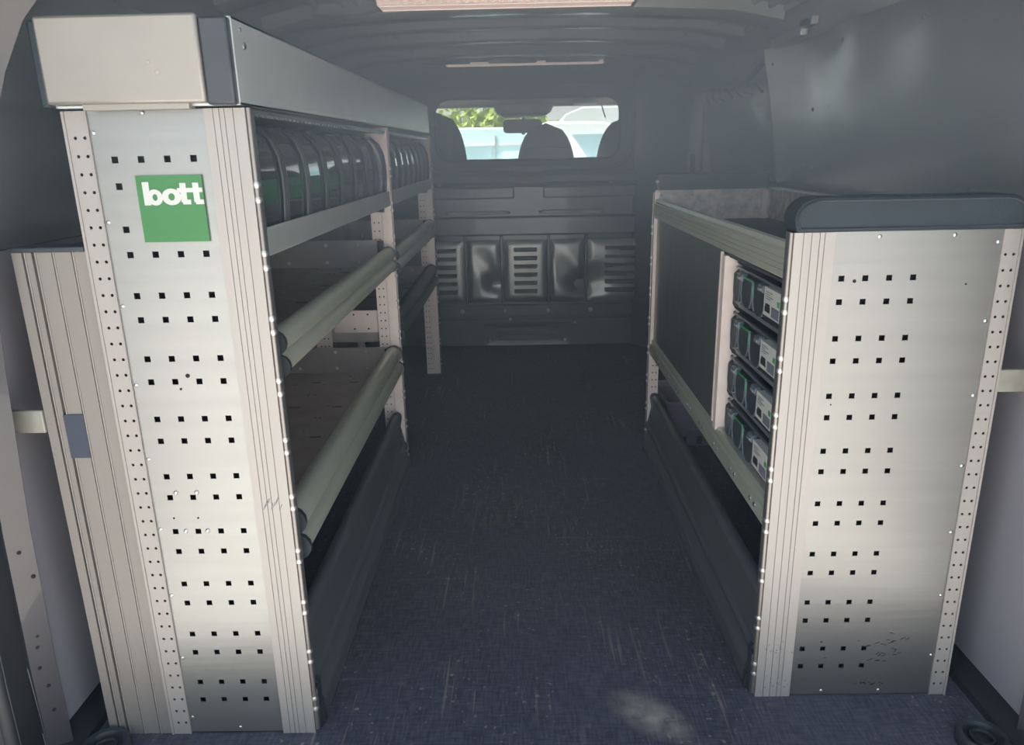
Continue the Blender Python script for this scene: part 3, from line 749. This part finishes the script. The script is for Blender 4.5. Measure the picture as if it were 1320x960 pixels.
B(.7765, .778, YR - .0035, YR, 0, ZR).build('profile_ridge', ALU, rr)
edge_bead(RX - .003, YR + .003, .005, ZR, -1, rr)
B(RX - .002, RX + .02, YR + .004, YR + .03, 0, ZR).build('edge_channel', RAILD, rr)
B(RX - .010, RX + .006, YR + .004, YR + .03, 0, .09).build('foot_block', BLACK, rr, bevel=.003)
# black end cap on top, with a raised border
cap_o = [(.445, .8885), (.812, .8885), (.812, .905)] + [(.812 - .035 + .035 * math.cos(math.radians(a)), .908 + .035 * math.sin(math.radians(a))) for a in range(0, 91, 15)] + [(.478 + .035 * math.cos(math.radians(a)) - .003, .908 + .035 * math.sin(math.radians(a))) for a in range(90, 181, 15)]
cp_ = MB().prism(cap_o, 'y', YR - .006, YR + .05).build('top_end_cap', CAPM, rr, smooth=30, bevel=.003)
sh = [(.625 + (p[0] - .625) * .975, .915 + (p[1] - .915) * .80) for p in cap_o]
m = MB(); P = [(p[0], YR - .007, p[1]) for p in sh]; P.append(P[0]); m.tube(P, .0018, 6, False).build('cap_border', BLACK, cp_, smooth=60)
# top tray: mat, side walls, aisle rail
tt = B(.455, .82, YR + .03, YE, .795, .800).build('top_tray', MATT, rr)
m = B(.446, .822, YE - .004, YE, .80, .894); ew = m.build('tray_end', WORN, tt)
m = MB()
for x in (.468, .565, .665, .79): m.dome((x, YE - .004, .880), (0, -1, 0), .005, .003); m.dome((x, YE - .004, .812), (0, -1, 0), .004, .002)
stuff(m.build('tray_bolt', CHROME, ew))
sw = B(.818, .822, YR + .03, YE - .004, .80, .894).build('tray_side', WORN, tt)
m = MB()
for y in (1.6, 1.9, 2.2, 2.4): m.dome((.818, y, .87), (-1, 0, 0), .005, .003)
stuff(m.build('tray_bolt', CHROME, sw))
B(.806, .834, YR + .05, YE + .01, .894, .898).build('wall_flange', UPPER, tt)
rs = [(RX + .014, .808), (RX + .002, .808), (RX, .812)]
for z in (.822, .832, .842): rs += [(RX, z - .001), (RX + .002, z), (RX, z + .001)]
rs += [(RX, .852), (RX + .004, .855), (RX + .001, .860), (RX + .004, .868), (RX + .018, .868), (RX + .018, .855)]
MB().prism(rs, 'y', YR + .03, YE - .002).build('tray_rail', RAIL, tt, smooth=20)
MB().tube([(.455, YE, .893), (.452, YE + .002, .92)], .003, 6).build('cap_edge_glint', CHROME, rr); MB().dome((.452, YE, .921), (0, -.4, 1), .007, .006).build('glint_head', WHITE, rr)  # white pin shapes paint the highlight on the far cap's edge
# far upright
u = B(RX, RX + .016, YE - .02, YE, .355, .889).build('upright', ALU2, rr)
dot_strip(RX - .002, RX + .032, .0, .355, YE - .02, (RX + .012, RX + .024), .0257, .0026).build('perforated_profile', [ALU2, HOLE], u, smooth=0)
B(RX - .002, RX + .032, YE - .014, YE, 0, .355).build('upright_back', RAILD, u)
edge_bead(RX - .004, YE - .016, .005, ZR, -1, u)
B(.446, .822, YE - .003, YE, .39, .80).build('end_wall', RAILD, rr)
B(.450, .816, YE + .002, YE + .022, .885, .947).build('far_end_cap', BLACK, rr, bevel=.006)
B(.790, .806, YE - .02, YE, .17, .889).build('rear_leg', ALU2, rr); 
# fold-down flap, divider, bottom shelf
fl = B(.452, .458, 1.672, YE - .022, .402, .806).build('flap_door', mat('flap_metal', (.15, .165, .165), .36, .6, .08, 30, .04, 60, (1, 1, .05)), rr, bevel=.002)
B(.449, .460, 1.666, 1.674, .402, .800).build('flap_edge', ALU2, fl)
zc = [.383 + .1011 * k for k in range(4)]
P = [(.446, .392), (.446, .797)]; right = []
for z in zc: right += [(.468, z + .006), (.468, z + .074), (.474, z + .08), (.486, z + .088), (.474, z + .096)]
P = [(.446, .392)] + [(.468, .392)] + [q for q in right if q[1] < .796] + [(.474, .797), (.446, .797)]
dv = MB().prism(P, 'y', 1.622, 1.645).build('divider', ALU2, rr)
m = MB()
for z in zc[:3]: m.dome((.474, 1.622, z + .088), (0, -1, 0), .003, .001)
stuff(m.build('divider_hole', HOLE, dv))
B(.47, .80, 1.628, 1.640, .392, .797).build('divider_sheet', RAILD, rr)
bs = B(.455, .81, YR + .03, YE, .384, .390).build('bottom_shelf', RAILD, rr)
rb = MB().prism([(RX + .002, .346), (RX, .350), (RX, .382), (RX + .004, .386), (RX + .004, .396), (RX + .010, .402), (RX + .030, .402), (RX + .032, .39), (RX + .012, .384), (RX + .012, .346)], 'y', YR + .03, YE - .002).build('shelf_rail', RAIL, bs, smooth=20)
m = MB()
for k in range(9):
    y = 1.30 + k * .14
    for d in (0, .03): m.dome((RX, y + d, .366), (-1, 0, 0), .0048, .003)
stuff(m.build('rail_rivet', CHROME, rb))
kr = MB().prism(kick_section(RX + .002, -1), 'y', YR + .03, YE - .02).build('kick_rail', RAILD, rr, smooth=40)
for ye in (YR + .02, YE - .03):
    MB().prism([(p[0] - .003, p[1] + (.004 if p[1] > .1 else 0)) for p in kick_section(RX + .002, -1)], 'y', ye, ye + .012).build('rail_end_cap', BLACK, kr, smooth=40)
B(.812, .818, YR + .03, YE, .0, .80).build('rack_back', RAILD, rr)

# assortment cases
def make_case(z0):
    c = thing('assortment_case', '', 'case', (.62, 1.42, z0), 'assortment cases in the right cabinet')
    ya, yb = 1.248, 1.615; xa, xb = .466, .79
    B(xa + .004, xb, ya, yb, z0, z0 + .040).build('case_base', CASE, c, bevel=.004)
    B(xa + .008, xb, ya + .004, yb - .004, z0 + .042, z0 + .082).build('lid', CASE, c, bevel=.005)
    MB().tube([(xa + .003, ya, z0 + .041), (xa + .003, yb, z0 + .041)], .0035, 6).build('lid_rim', CASER, c)
    MB().tube([(xa + .006, ya, z0 + .080), (xa + .006, yb, z0 + .080)], .003, 6).build('lid_rim', CASER, c)
    # see-through front pocket: U-shaped compartments, the middle one with a green rim
    for yc, wd, gm in ((1.575, .045, False), (1.505, .07, True), (1.425, .07, True)):
        t = .0 if gm else .0
        U = [(yc + wd / 2, z0 + .070), (yc + wd / 2, z0 + .034), (yc + wd * .35, z0 + .016), (yc, z0 + .011), (yc - wd * .35, z0 + .016), (yc - wd / 2, z0 + .034), (yc - wd / 2, z0 + .070)]
        p_ = MB().prism(U, 'x', xa - .004, xa + .006).build('pocket', BLACK if not gm else CASE, c, smooth=40)
        if gm and yc > 1.45:
            MB().tube([(xa - .004, yc + wd / 2, z0 + .071), (xa - .004, yc - wd / 2, z0 + .071), (xa - .004, yc - wd / 2, z0 + .045)], .0022, 6).build('green_rim', GREENB, p_)
        MB().tube([(xa - .005, U[1][0], U[0][1])] + [(xa - .005, q[0], q[1]) for q in U[1:]], .0014, 5).build('pocket_rim', CASER, p_)
    for y in (1.548, 1.41):
        l_ = MB().prism([(xa - .002, z0 + .090 - .012), (xa - .008, z0 + .076), (xa - .010, z0 + .064), (xa, z0 + .058), (xa + .006, z0 + .078)], 'y', y - .014, y + .014).build('latch', CASER, c, bevel=.002)
        B(xa - .011, xa - .008, y - .009, y + .009, z0 + .066, z0 + .070).build('latch_tab', LIP, l_)
    B(xa - .001, xa + .006, ya + .01, yb - .05, z0 + .002, z0 + .010).build('front_ridge', CASER, c)
    # printed card: product picture, text lines, green flash, grey code field
    y2, y1 = 1.372, 1.285; za, zb = z0 + .028, z0 + .080; x = xa - .012
    m = MB(); Wd, Hh = y2 - y1, zb - za
    def q(u0, u1, v0, v1, d): m.box(x - d, x - d + .0004, y2 - u1 * Wd, y2 - u0 * Wd, za + v0 * Hh, za + v1 * Hh)
    m.box(x, x + .018, y1, y2, za, zb); m.cur = 1
    q(.09, .42, .14, .34, .0005); m.cur = 4; q(.13, .40, .34, .44, .0006)
    m.cur = 2; q(.84, .98, .52, .70, .0005); m.cur = 3; q(.52, .97, .06, .42, .0005)
    for k, w_ in enumerate((.40, .25, .45, .30)): q(.10, .10 + w_, .84 - .08 * k, .865 - .08 * k, .0005)
    m.build('label_card', [WHITE, BLACK, GREENB, GREYP, CASE], c, smooth=0)
    return c
pos = ['topmost', 'second from top', 'third from top', 'lowest']
c0 = make_case(zc[3] + .008)
for k in range(4):
    c = c0 if k == 0 else copy_tree(c0)
    c.location = (.62, 1.42, zc[3 - k] + .008)
    c['label'] = '%s dark assortment case with white label card in the right cabinet' % pos[k]

# crate beyond the rack
cr = thing('storage_crate', 'mauve grey plastic crate on the floor inside the lower bay of the right rack', 'crate', (.66, 2.62, 0))
m = MB(); m.box(.515, .80, 2.50, 2.505, .028, .155).box(.515, .80, 2.755, 2.76, .028, .155).box(.515, .52, 2.50, 2.76, .028, .155).box(.795, .80, 2.50, 2.76, .028, .155).box(.515, .80, 2.50, 2.76, .028, .034)
m.build('crate_body', MAUVE, cr)
ring = MB(); ring.box(.507, .808, 2.492, 2.506, .146, .164).box(.507, .808, 2.754, 2.768, .146, .164).box(.507, .521, 2.492, 2.768, .146, .164).box(.794, .808, 2.492, 2.768, .146, .164)
ring.build('crate_rim', MAUVE, cr, bevel=.003)
B(.513, .803, 2.494, 2.503, .050, .062).build('crate_rib', MAUVE, cr, bevel=.003)
B(.52, .80, 2.498, 2.76, .0, .030).build('crate_base', MAUVE, cr)
for x in (.57, .625, .70): B(x, x + .018, 2.4965, 2.499, .006, .034).build('base_notch', HOLE, cr)

# tie-down cups in the floor
for x, lab in ((-.758, 'black round floor tie-down cup at the foot of the left rack'), (.805, 'black round floor tie-down cup at the foot of the right wall')):
    td = thing('tie_down_cup', lab, 'tie-down', (x, 1.088, 0), 'floor tie-down cups')
    m = MB(); n = 24; prof = [(.043, .0), (.043, .016), (.039, .021), (.032, .019), (.028, .006), (.0, .004)]
    m.add([(x + r * math.cos(2 * math.pi * k / n), 1.088 + r * math.sin(2 * math.pi * k / n), z) for r, z in prof for k in range(n)],
          [(i * n + k, i * n + (k + 1) % n, (i + 1) * n + (k + 1) % n, (i + 1) * n + k) for i in range(len(prof) - 1) for k in range(n)])
    m.build('cup', BLACK, td, smooth=50)
    MB().tube([(x + .018 * math.cos(a / 10 * math.pi), 1.088 + .018 * math.sin(a / 10 * math.pi), .012) for a in range(21)], .004, 6, False).build('ring', RUB, td, smooth=60)

# ceiling lights
def light_bar(name, label, x0, x1, y, z, wd, mt, n, cable):
    t = thing(name, label, 'light', ((x0 + x1) / 2, y, z), 'roof light bars')
    m = MB().prism([(y - wd / 2, z + .014), (y - wd / 2, z + .004), (y - wd / 2 + .006, z), (y + wd / 2 - .006, z), (y + wd / 2, z + .004), (y + wd / 2, z + .014)], 'x', x0, x1); m.build('bar_housing', mt, t, bevel=.001)
    m = MB()
    for k in range(n):
        xx = x0 + .01 + (x1 - x0 - .02) * k / (n - 1); m.box(xx - .004, xx + .004, y - wd / 2 - .002, y - wd / 2 + .004, z - .001, z + .007)
    stuff(m.build('light_diode', LEDW, t))
    for s_ in (-.3, .3): B(x0 + .004, x1 - .004, y + s_ * wd - .002, y + s_ * wd + .002, z - .002, z + .001).build('housing_ridge', LEDW, t)
    for x in (x0, x1): B(x - .006, x + .002 if x == x0 else x + .006, y - wd / 2 - .001, y + wd / 2 + .001, z - .001, z + .015).build('end_cap', GREYL, t)
    MB().tube(cable, .005, 6).build('cable', LIP, t, smooth=60)
light_bar('light_bar', 'long pinkish white light bar on the roof nearest the rear doors', -.36, .315, 2.165, 1.394, .10, LED, 30,
          [(-.36, 2.20, 1.40), (-.42, 2.24, 1.388), (-.50, 2.22, 1.384), (-.56, 2.25, 1.395), (-.60, 2.32, 1.41)])
light_bar('light_bar', 'slim row of small white lamps on the roof above the bulkhead window', -.315, .395, 3.60, 1.398, .03, LEDW, 46,
          [(-.315, 3.60, 1.405), (-.37, 3.60, 1.402), (-.43, 3.60, 1.406), (-.46, 3.6, 1.418)])

# ================================================================== CAB
def seat(x, wd, top, label):
    s = thing('cab_seat', label, 'seat', (x, 4.42, 0), 'cab seats')
    P = []; h0 = .35
    for k in range(13):
        t = k / 12; a = math.pi * t
        P.append((x - math.cos(a) * wd / 2 * (1 if 0 < k < 12 else 1), top - (.10 - .10 * math.sin(a))))
    m = MB()
    def f(u, v):   # backrest with headrest in one upholstered shell
        z = h0 + (top - h0) * v
        hw = wd / 2 * (1.0 if v < .55 else max(.02, (1 - ((v - .55) / .45) ** 2.6) ** .42))
        a = 2 * math.pi * u; ca, sa = math.cos(a), math.sin(a)
        se = lambda q: math.copysign(abs(q) ** .6, q)
        return (x + hw * se(ca), 4.42 + .12 * v + .075 * (1 - .4 * v) * se(sa), z)
    m.grid(f, 28, 22); m.build('backrest', SEAT, s, smooth=70)
    m = MB().tube([(x - wd * .38, 4.33 + .10, top - .14), (x, 4.325 + .10, top - .125), (x + wd * .38, 4.33 + .10, top - .14)], .004, 6); m.build('backrest_seam', RUB, s)
    B(x - wd / 2, x + wd / 2, 4.40, 4.95, 0, .36).build('seat_cushion', SEAT, s, bevel=.04)
seat(-.475, .37, 1.255, 'black cab seat on the left seen through the bulkhead window')
seat(.165, .35, 1.180, 'black middle cab seat below the rear-view mirror')
seat(.660, .42, 1.215, 'black cab seat on the right seen through the bulkhead window')
cab = struct(MB().prism([(YB + .06, 1.36), (4.9, 1.34), (5.0, 1.315), (5.0, 1.34), (4.9, 1.40), (YB + .06, 1.42)], 'x', -.86, .90).build('ceiling_cab', GREYL))
MB().box(-.9, .95, 5.0, 5.06, 1.30, 1.36).build('windscreen_header', GREYL, cab)
B(.36, .50, 4.86, 4.99, 1.302, 1.318).build('sun_visor_clip', LIP, cab)
wsn = struct(MB().prism([(5.05, 1.33), (5.9, .62), (5.905, .625), (5.056, 1.335)], 'x', -.86, .92).build('window_2', GLASS))
for x in (-.90, .92): MB().prism([(5.0, 1.36), (5.9, .60), (5.98, .60), (5.08, 1.38)], 'x', x - .02, x + .05).build('windscreen_pillar', BLACK, wsn)
struct(MB().prism([(5.15, .0), (5.15, .60), (5.3, .70), (5.95, .66), (6.0, .0)], 'x', -.9, .95).build('trim_dashboard', BLACK))
for sgn, x in ((-1, -.93), (1, .93)):
    struct(B(x - .02, x + .02, YB + .05, 5.9, -.2, .68).build('door_3' if sgn < 0 else 'door_4', BODY))
con = thing('overhead_console', 'grey overhead console with lamps above the windscreen mirror', 'console', (.04, 4.97, 1.30))
MB().prism([(-.15, 1.312), (.235, 1.315), (.215, 1.262), (.17, 1.238), (-.08, 1.232), (-.135, 1.262)], 'y', 4.90, 5.03).build('console_body', GREYL, con, bevel=.012)
for x in (-.045, .06, .15): B(x - .028, x + .028, 4.893, 4.90, 1.268, 1.292).build('lamp_lens', LIP, con, bevel=.006)
B(-.10, .19, 4.895, 4.90, 1.245, 1.256).build('console_strip', BLACK, con)
mir = thing('rearview_mirror', 'black rear-view mirror hanging below the overhead console', 'mirror', (.035, 4.98, 1.19))
MB().prism(rrect(-.088, .158, 1.140, 1.222, .025, 5), 'y', 4.94, 4.985).build('mirror_housing', BLACK, mir, bevel=.008)
MB().prism(rrect(-.078, .148, 1.149, 1.213, .02, 5), 'y', 4.9365, 4.9395).build('mirror_glass', mat('mirror_face', (.10, .09, .085), .15, .3), mir)
MB().tube([(.04, 4.985, 1.20), (.045, 5.02, 1.25)], .012, 8).build('mirror_stalk', BLACK, mir); MB().dome((.04, 4.96, 1.139), (0, 0, -1), .012, .01).build('mirror_knob', BLACK, mir)

# ================================================================== OUTSIDE, AHEAD OF THE VAN
GZ = -.60
def vehicle(label, x, y, prof, wd, mt, wins, wheels, extra=None):
    v = thing('parked_van', label, 'van', (x, y, GZ), None)
    P = [(x + a, GZ + b) for a, b in prof]
    # body with slight tumblehome: loft of three side profiles
    m = MB(); n = len(P)
    def lvl(yy, ins): return [(px, yy + (0 if pz < GZ + 1.0 else ins * (pz - GZ - 1.0)), pz) for px, pz in P]
    vs = lvl(y, .16) + lvl(y + wd, -.16)
    m.add(vs, [tuple(range(n))[::-1], tuple(range(n, 2 * n))] + [(i, (i + 1) % n, n + (i + 1) % n, n + i) for i in range(n)])
    b = m.build('body', mt, v, smooth=30, bevel=.03)
    for wp in wins:
        q = [(x + a, y + .16 * max(0, bz2 - 1.0) - .008, GZ + bz2) for a, bz2 in wp]; q2 = [(a, bb + .03, c) for a, bb, c in q]; k = len(q)
        MB().add(q + q2, [tuple(range(k))[::-1], tuple(range(k, 2 * k))] + [(i, (i + 1) % k, k + (i + 1) % k, k + i) for i in range(k)]).build('side_window', CARGL, v)
    for wx in wheels:
        MB().tube([(x + wx, y - .01, GZ + .33), (x + wx, y + .2, GZ + .33)], .33, 20).build('wheel', TYRE, v, smooth=30)
        MB().tube([(x + wx, y - .02, GZ + .33), (x + wx, y, GZ + .33)], .2, 12).build('hubcap', LIP, v, smooth=30)
    if extra: extra(v)
    return v
# left: pale panel van side on, nose to the left
vp = [(0, .35), (0, .85), (.12, .98), (.55, 1.12), (1.10, 1.75), (1.25, 1.93), (1.45, 1.965), (4.6, 1.95), (4.7, 1.85), (4.75, .4)]
def ex1(v):
    x, y = -2.25, 10.6
    for a, b, c, d in ((1.95, .5, 1.80, 1.88), (2.75, .5, 1.80, 1.88)): B(x + a - .006, x + a + .006, y - .004 + .1, y + .14, GZ + .5, GZ + 1.85).build('panel_seam', LIP, v)
    B(x + 1.55, x + 4.5, y + .11, y + .15, GZ + 1.72, GZ + 1.75).build('roof_gutter', VANB, v)
vehicle('pale blue-white panel van on the left beyond the windscreen', -2.25, 10.6, vp, 1.9, VANW,
        [[(.72, 1.16), (1.18, 1.70), (1.28, 1.72), (1.28, 1.16)], [(1.36, 1.16), (1.36, 1.72), (1.90, 1.72), (1.90, 1.16)]], (.85, 3.9), ex1)
# right: white van nearer, nose to the right, side window and sloping pillar
vp2 = [(0, .4), (.05, 1.85), (.2, 1.97), (2.2, 2.0), (2.55, 1.93), (3.35, 1.25), (4.2, 1.08), (4.4, .85), (4.4, .4)]
def ex2(v):
    x, y = -1.15, 8.4
    MB().tube([(x + 2.15, y + .5, GZ + 1.98), (x + 2.05, y + .5, GZ + 2.28)], .008, 6).build('aerial', RUB, v)
vehicle('white van on the right ahead with a roof aerial and dark side window', -1.15, 8.4, [(.9 + a * .9, b * .985) if False else (a, b) for a, b in [(1.20, .4), (1.22, 1.70), (1.30, 1.88), (1.5, 1.945), (2.1, 1.93), (2.30, 1.87), (2.85, 1.35), (3.7, 1.15), (3.9, .85), (3.9, .4)]], 1.8, VANB,
        [[(1.75, 1.80), (2.16, 1.80), (2.60, 1.37), (2.05, 1.37)]], (1.6, 3.3), ex2)
vehicle('large white van parked furthest away on the right under the windscreen header', .62, 15.6, [(0, .4), (.05, 1.9), (.35, 2.35), (.7, 2.48), (4.6, 2.48), (4.7, .4)], 1.9, VANB,
        [[(2.6, 1.75), (2.6, 2.05), (3.9, 2.05), (3.9, 1.75)]], (.9, 3.9))
# bush behind the left van
tr = thing('leafy_bush', 'sunlit yellow-green bush behind the pale van on the left', 'bush', (-.55, 13.75, GZ))
MB().tube([(-.55, 13.75, GZ), (-.5, 13.75, GZ + .8), (-.55, 13.75, GZ + 1.6)], [.09, .07, .03], 8).build('trunk', BARK, tr)
m = MB()
for k in range(7000):
    a = random.random() * 6.283; cz = random.uniform(-1, 1); rad = random.random() ** .4
    lob = 1 + .22 * math.sin(3 * a + 4 * cz) + .12 * math.sin(7 * a)
    p = Vector((-.45 + 1.15 * rad * lob * math.cos(a) * math.sqrt(1 - cz * cz), 13.75 + .9 * rad * math.sin(a) * math.sqrt(1 - cz * cz), GZ + 1.35 + 1.18 * rad * lob * cz))
    d = Vector((random.gauss(0, 1), random.gauss(0, 1), random.gauss(0, 1))).normalized(); e1 = d.orthogonal().normalized() * .075; e2 = d.cross(e1).normalized() * .045
    m.add([p - e1, p + e2, p + e1, p - e2], [(0, 1, 2, 3)])
stuff(m.build('foliage', LEAF, tr, smooth=0, fixn=False))
struct(B(-12, 12, 19, 19.3, GZ, GZ + 2.0).build('wall_boundary', mat('far_wall', (.62, .62, .60), .8)))

# ================================================================== haze added in the load bay to imitate lens glare, denser under the roof
def haze():
    m = bpy.data.materials.new('veil_haze'); m.use_nodes = True; n = m.node_tree; n.nodes.clear()
    o = n.nodes.new('ShaderNodeOutputMaterial'); v = n.nodes.new('ShaderNodeVolumeScatter'); v.inputs['Anisotropy'].default_value = -.35
    v.inputs['Color'].default_value = (.88, .96, 1, 1)
    t = n.nodes.new('ShaderNodeTexCoord'); sx = n.nodes.new('ShaderNodeSeparateXYZ'); n.links.new(t.outputs['Object'], sx.inputs[0])
    r = n.nodes.new('ShaderNodeMapRange'); r.inputs[1].default_value = .72; r.inputs[2].default_value = 1.44; r.inputs[3].default_value = HAZE_LOW; r.inputs[4].default_value = HAZE_HIGH
    n.links.new(sx.outputs[2], r.inputs[0]); r.interpolation_type = 'SMOOTHSTEP'; n.links.new(r.outputs[0], v.inputs['Density']); n.links.new(v.outputs[0], o.inputs['Volume'])
    ob = B(-.80, .84, 1.0, YB - .3, .01, 1.43).build('lens_veil_haze', m, smooth=0); stuff(ob)
    ob['label'] = 'thin pale haze added in the load bay to imitate lens glare'; ob['category'] = 'haze'
HAZE_LOW, HAZE_HIGH = .034, .78
haze()
